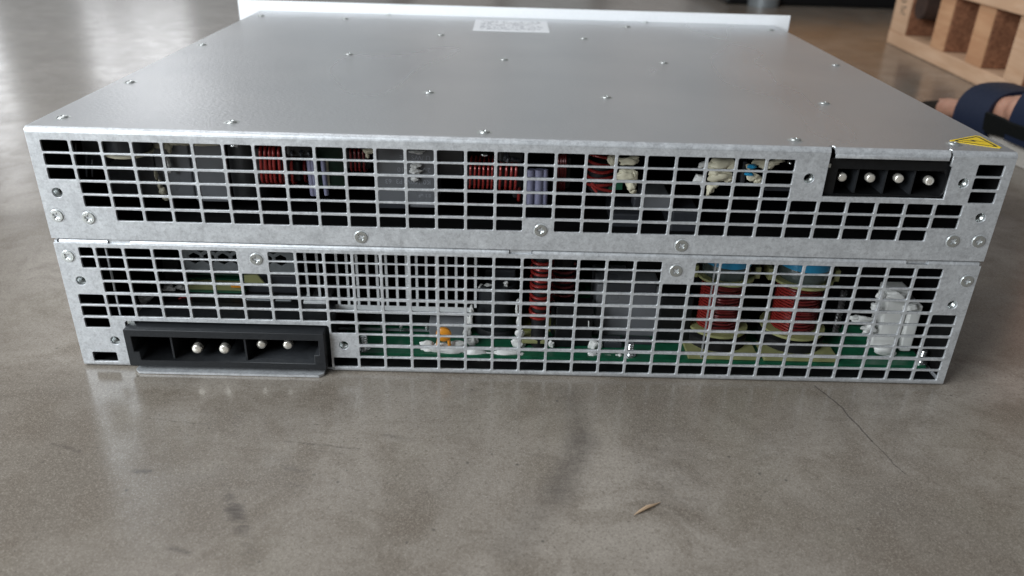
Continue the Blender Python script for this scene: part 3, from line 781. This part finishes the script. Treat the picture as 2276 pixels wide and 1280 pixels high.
# two transformers
def transformer(cr, af0, af1, cxa, b_top, b_fl1, b_fl2, Y, second):
    x0, _ = cr(af0, b_fl2, Y); x1, _ = cr(af1, b_fl2, Y)
    cx = cr(cxa, b_fl2, Y)[0]; rad = (x1 - x0) / 2; cy = Y + rad
    zf1 = cr(cxa, b_fl1, Y)[1]; zf2 = cr(cxa, b_fl2, Y)[1]
    t = MB().lathe((cx, cy, 0), 'z', [(2, zf2 - .7), (rad, zf2 - .7), (rad, zf2 + .7), (2, zf2 + .7)], 40).build('transformer', 'bobbin', pm, True, label='red wound transformer under blue tape, ' + ('nearer the right end' if second else 'nearer the middle'))
    MB().lathe((cx, cy, 0), 'z', [(2, zf1 - .6), (rad * .94, zf1 - .6), (rad * .94, zf1 + .6), (2, zf1 + .6)], 40).build('flange', 'bobbin', t, True)
    rw = rad * .66
    MB().lathe((cx, cy, 0), 'z', [(rw - .5, zf2), (rw - .5, zf1)], 32).build('core', 'core', t, True)
    m = MB(); pt = 1.62; n = int((zf1 - zf2 - 2.4) / pt)
    for i in range(n):
        zz = zf2 + 1.5 + i * pt
        m.tube([(cx + (rw + .18 * math.sin(a * 9 + i)) * math.cos(a), cy + (rw + .18 * math.sin(a * 9 + i)) * math.sin(a), zz + (.35 + .3 * math.sin(i * 2.3)) * math.sin(a + i * .7)) for a in [2 * math.pi * k / 36 for k in range(36)]], .66, 6, True)
    m.build('winding', 'copperd', t, True)  # darker red paints the shaded front of the winding
    # near left strands, brighter red to paint the lit edge of the winding
    m = MB()
    for i in range(n - 1):
        zz = zf2 + 1.9 + i * pt
        m.tube([(cx - rw - 1.4, cy - 2.5, zz + 1.0), (cx - rw - .6, cy - rw * .55, zz + .5), (cx - rw * .55, cy - rw - .6, zz - .3)], .62, 6)
    m.build('lit_strands', 'copper', t, True)
    MB().lathe((cx, cy, 0), 'z', [(2, zf1 + .6), (rad * .72, zf1 + .7), (rad * .8, zf1 + 3), (rad * .78, zf1 + 8.0), (2, zf1 + 8.0)], 32).build('clear_sleeve', 'film', t, True)
    zt = zf1 + 8.2
    MB().lathe((cx, cy, 0), 'z', [(2, zt), (rad * .80, zt), (rad * .82, 68.6), (2, 68.6)], 40).build('blue_tape', 'blue', t, True)
    MB().lathe((cx, cy, 0), 'z', [(rad * .55, 6), (rad * 1.02, 6), (rad * 1.02, zf2 - 3.4), (rad * .6, zf2 - .8)], 32).build('ferrite_base', 'core', t, True)
    MB().box(cx - rad * 1.16, cx + rad * 1.16, Y - 4.5, Y + 12, 6.2, 8.2, .2).build('mount_plate', 'bobbin', t)
    for s in (-1, 1):
        xx = cx + s * rad * 1.02
        MB().box(xx - 1.4, xx + 1.4, cy - 3, cy + 6, zf1 - 1.2, zf1 + 5.4, .4).build('bobbin_tab', 'bobbin', t)
    return t, cx, cy, rad, zf1, zf2
T1 = transformer(L3, 1600, 2130, 1880, 150, 345, 790, 15, False)
T2 = transformer(L4, 195, 760, 480, 120, 340, 770, 15, True)
m = MB()
x, zt = L4(850, 345, 26); x2, zb = L4(770, 705, 26)
for ph in (0, 2.09, 4.19):
    m.tube([(x + (x2 - x) * t + 1.0 * math.cos(ph + t * 26), 26 + 1.0 * math.sin(ph + t * 26), zt + (zb - zt) * t) for t in [k / 60 for k in range(61)]], .75, 6)
m.build('twisted_cable', 'twist', pm, True)
# white potted part at the right end
bx(L4, 1180, 1385, 340, 820, 24, 12, 'glue', 'white_relay', 1.2, zbot=14)
bx(L4, 1385, 1480, 470, 895, 22, 14, 'glue', 'white_relay', .6, zbot=7)
bx(L4, 1085, 1295, 750, 830, 20, 6, 'glue', 'white_relay', 1.0, zbot=10)
gl(L4, [(1165, 375, 38, 42), (1300, 385, 105, 42), (1430, 490, 65, 45), (1120, 480, 42, 45)], 21, 'glue', seed=40, amp=.35)
gl(L4, [(1010, 590, 105, 38), (940, 575, 60, 26), (1060, 670, 70, 48)], 24, 'glue', seed=41, amp=.4)
gl(L4, [(1200, 850, 105, 60), (1240, 885, 70, 34)], 19, 'glue', seed=42, amp=.15)
bx(L4, 800, 1120, 650, 960, 34, 1.4, 'pcb', 'daughter_board', .1, zbot=6.1)
MB().box(97, 216, 48, 60, 6.1, 66).build('black_backing', 'blackm', pm)  # black boxes added to keep the space behind the transformers black
MB().box(60, 94, 50, 62, 6.1, 66).build('black_backing', 'blackm', pm)

# ------------------------------------------------------------------ pallet
pal = empty('wooden_pallet', (651, 1080, 0), 'raw wooden pallet standing on the floor behind the right side of the steel module', 'pallet')
pal.rotation_euler = (0, 0, -0.0626)
# local frame: +x to the right away from the face, -y towards the camera
MB().box(0, 95, -560, 6, 0, 22, 1.5).build('bottom_board', 'woodpale', pal)
MB().box(430, 525, -560, 6, 0, 22, 1.5).build('bottom_board', 'woodpale', pal)
for i, (ya, yb) in enumerate(((-62, 4), (-212, -165), (-332, -285), (-440, -395), (-558, -512))):
    o = MB().box(2, 520, ya, yb, 22.2, 100, 2).build('stringer', 'woodshade', pal)  # sides coloured brown to paint their shade, ends stay light
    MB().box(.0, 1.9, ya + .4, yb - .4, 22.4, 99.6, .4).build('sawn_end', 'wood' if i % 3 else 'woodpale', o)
for i, (ya, yb) in enumerate(((-300, 6),)):
    pass
for i in range(6):
    MB().box(-6 + i * 90, 74 + i * 90, -565, 8, 100.2, 122, 1.5).build('deck_board', 'woodpale' if i % 2 == 0 else 'wood', pal)
MB().tube([(20, -255, 30), (110, -225, 38)], 7, 8).build('loose_batten', 'wood', pal)
MB().tube([(3, -92, 74), (120, -90, 72), (420, -88, 70)], 24, 14, rads=[22, 24, 24]).build('gap_tube', 'gap', pal, True)  # dark tube added to darken the gap beside the first stringer
st = [o for o in pal.children if o.name.startswith('stringer')][0]
for t, yy_, zz in (('E5', -20, 70), ('1C', -22, 52)):
    link('stamp', text_mesh(t, 20, lambda a, b, c: (-.25 - c, yy_ - a, zz + b), .1), 'ink', st)

# ------------------------------------------------------------------ crate behind, its dark base just inside the frame
cr_ = empty('wooden_crate', (760, 1800, 0), 'orange brown wooden crate on a low black base at the back of the floor', 'crate')
MB().box(-275, 330, -245, 300, 0, 48, 6).build('base', 'black', cr_)
for i in range(4): MB().box(-140, 330, -232, -216, 50 + i * 92, 138 + i * 92, 2).build('plank', 'woodorange', cr_)
MB().box(-138, 328, -215, 295, 49, 415, 2).build('box_body', 'woodorange', cr_)
for s in (-195, ): MB().lathe((s, -258, 0), 'z', [(5, 0), (34, 0), (34, 18), (14, 26), (5, 26)], 24).build('levelling_foot', 'hexm', cr_, True)

# ------------------------------------------------------------------ foot in a sandal
per = empty('person', (512, 411, 0), 'person whose bare foot in a navy strapped sandal stands beside the module', 'person')
per.rotation_euler = (0, 0, R(8))
def sole_outline(k=1., n=44):
    pts = []
    for i in range(n):
        t = 2 * math.pi * i / n; y = math.cos(t); x = math.sin(t)
        # length 270: toe at +135 (local y), heel at -135
        wd = 43 + 7 * y - 5 * math.exp(-((y + .1) / .35) ** 2)
        sx = -6 * max(0, y) ** 2
        pts.append((sx + math.copysign(abs(x) ** .8, x) * wd * k, math.copysign(abs(y) ** .9, y) * (166 if y > 0 else 143) * k))
    return pts
def lift(y):                                        # the sole is thin at the toes and thicker under the arch and heel
    t = min(1, max(0, (85 - y) / 95)); return 11 * t * t * (3 - 2 * t)
def slab(k, z0, z1, lift0):
    o = sole_outline(k); n = len(o)
    vs = [(x, y, z0 + (lift(y) if lift0 else 0)) for x, y in o] + [(x, y, z1 + lift(y)) for x, y in o]
    vs += [(0, y, z0 + (lift(y) if lift0 else 0)) for x, y in o] + [(0, y, z1 + lift(y)) for x, y in o]
    fs = []
    for i in range(n):
        j = (i + 1) % n
        fs += [(i, j, n + j, n + i), (n + i, n + j, 3 * n + j, 3 * n + i), (i, 2 * n + i, 2 * n + j, j)]
    return MB().add(vs, fs)
slab(1, 0, 14, False).build('sandal_sole', 'sole', per, True)
slab(.985, 14.1, 17, True).build('sandal_footbed', 'sandal', per, True)
def strap(y_b0, y_b1, y_t0, y_t1, hz, name, mat, t=4.0, x0=-49, x1=47, zb=13, n=22):
    vs = []; fs = []
    for j in range(n + 1):
        u = j / n; a = math.pi * (1 - u)
        cx = (x0 + x1) / 2; hw = (x1 - x0) / 2
        top = math.sin(a) ** .8
        for (dr) in (0, -t):
            X = cx + (hw + dr) * math.copysign(abs(math.cos(a)) ** .75, math.cos(a)); Z = zb + (hz - zb + dr) * top
            for (yb, yt) in ((y_b0, y_t0), (y_b1, y_t1)): vs.append((X, yb + (yt - yb) * top, Z))
    for j in range(n):
        k = j * 4; l = k + 4
        fs += [(k, k + 1, l + 1, l), (k + 2, l + 2, l + 3, k + 3), (k, l, l + 2, k + 2), (k + 1, k + 3, l + 3, l + 1)]
    fs += [(0, 2, 3, 1), (n * 4, n * 4 + 1, n * 4 + 3, n * 4 + 2)]
    return MB().add(vs, fs).build(name, mat, per, True)
strap(14, 66, 36, 78, 57, 'sandal_strap', 'navy')
strap(-66, -10, -60, -2, 80, 'sandal_strap', 'navy', zb=22)
vs = []
for i in range(9):
    y = -70 + i * 11.5; z = 12 + lift(y)
    vs += [(-48.2, y, z), (-50.6, y, z + 15 + 6 * abs(i - 4.5) / 4.5), (-48.4, y, z + 16 + 6 * abs(i - 4.5) / 4.5), (-46, y, z)]
fs = [(4 * i + k, 4 * i + (k + 1) % 4, 4 * i + 4 + (k + 1) % 4, 4 * i + 4 + k) for i in range(8) for k in range(4)] + [(0, 1, 2, 3), (35, 34, 33, 32)]
MB().add(vs, fs).build('sandal_side_band', 'sandal', per, True)
# the foot and lower leg: overlapping capsules fused into one skin
bm = bmesh.new()
def ball(x, y, z, r, sx=1, sy=1, sz=1):
    mat_ = Matrix.Translation((x * MM, y * MM, (z - 15 + lift(y) * 1.3) * MM)) @ Matrix.Diagonal((sx * r * MM, sy * r * MM, sz * r * MM, 1))
    bmesh.ops.create_icosphere(bm, subdivisions=3, radius=1, matrix=mat_)
def capsule(p, q, r0, r1, n=8):
    for i in range(n + 1):
        t = i / n; ball(*[p[k] + (q[k] - p[k]) * t for k in range(3)], r0 + (r1 - r0) * t)
capsule((-20, -95, 50), (-20, 70, 42), 22, 14); capsule((0, -95, 52), (2, 62, 42), 24, 14); capsule((18, -95, 48), (26, 55, 38), 20, 11)
capsule((-8, -60, 66), (-10, 30, 48), 20, 12); capsule((0, -108, 50), (0, -95, 60), 26, 28)
capsule((0, -82, 70), (0, -92, 240), 30, 38, 10); capsule((0, -92, 240), (0, -98, 420), 38, 52, 10)
for (x, y0_, y1_, r, z) in ((-33, 64, 101, 11.5, 40), (-12, 70, 110, 8.5, 37), (5, 66, 102, 8, 36), (20, 60, 92, 7.5, 35), (33, 50, 78, 7.5, 35)):
    capsule((x * .85, y0_ - 14, 40), (x, y0_ + 12, z + 3), r * .95, r * .9, 5); capsule((x, y0_ + 12, z + 3), (x, y1_, z - 1), r * .92, r, 4)
me = bpy.data.meshes.new('foot'); bm.to_mesh(me); bm.free()
ft = bpy.data.objects.new('foot', me); C.objects.link(ft)
md = ft.modifiers.new('fuse', 'REMESH'); md.mode = 'VOXEL'; md.voxel_size = .0028; md.use_smooth_shade = True
sm = ft.modifiers.new('soft', 'SMOOTH'); sm.factor = .6; sm.iterations = 5
bpy.context.view_layer.update()
me2 = bpy.data.meshes.new_from_object(ft.evaluated_get(bpy.context.evaluated_depsgraph_get()))
ft.modifiers.clear(); ft.data = me2; me2.materials.clear(); me2.materials.append(M['skin']); ft.parent = per; ft.name = 'bare_foot'
MB().lathe((0, -95, 0), 'z', [(62, 250), (66, 252), (68, 430), (4, 432)], 28).build('trouser_leg', 'sandal', per, True)
for (x, y, r, z) in ((-33, 108, 6, 47),): MB().blob([(x, y, z - 16.5, 6, 6, 2.0)], 1, .03, 2).build('toenail', 'skin', per, True)

# ------------------------------------------------------------------ splinter on the floor
sp = MB().tube([(46.5, -99.5, .3), (49, -97.6, .5), (52.5, -95.2, .7), (55.5, -93.6, .5), (58.6, -91.6, .2)], .5, 6, rads=[.1, .55, .8, .45, .1]).build('wood_splinter', 'leaf', None, True)
sp['label'] = 'thin tan wood splinter lying on the bare concrete in front of the module'; sp['category'] = 'splinter'
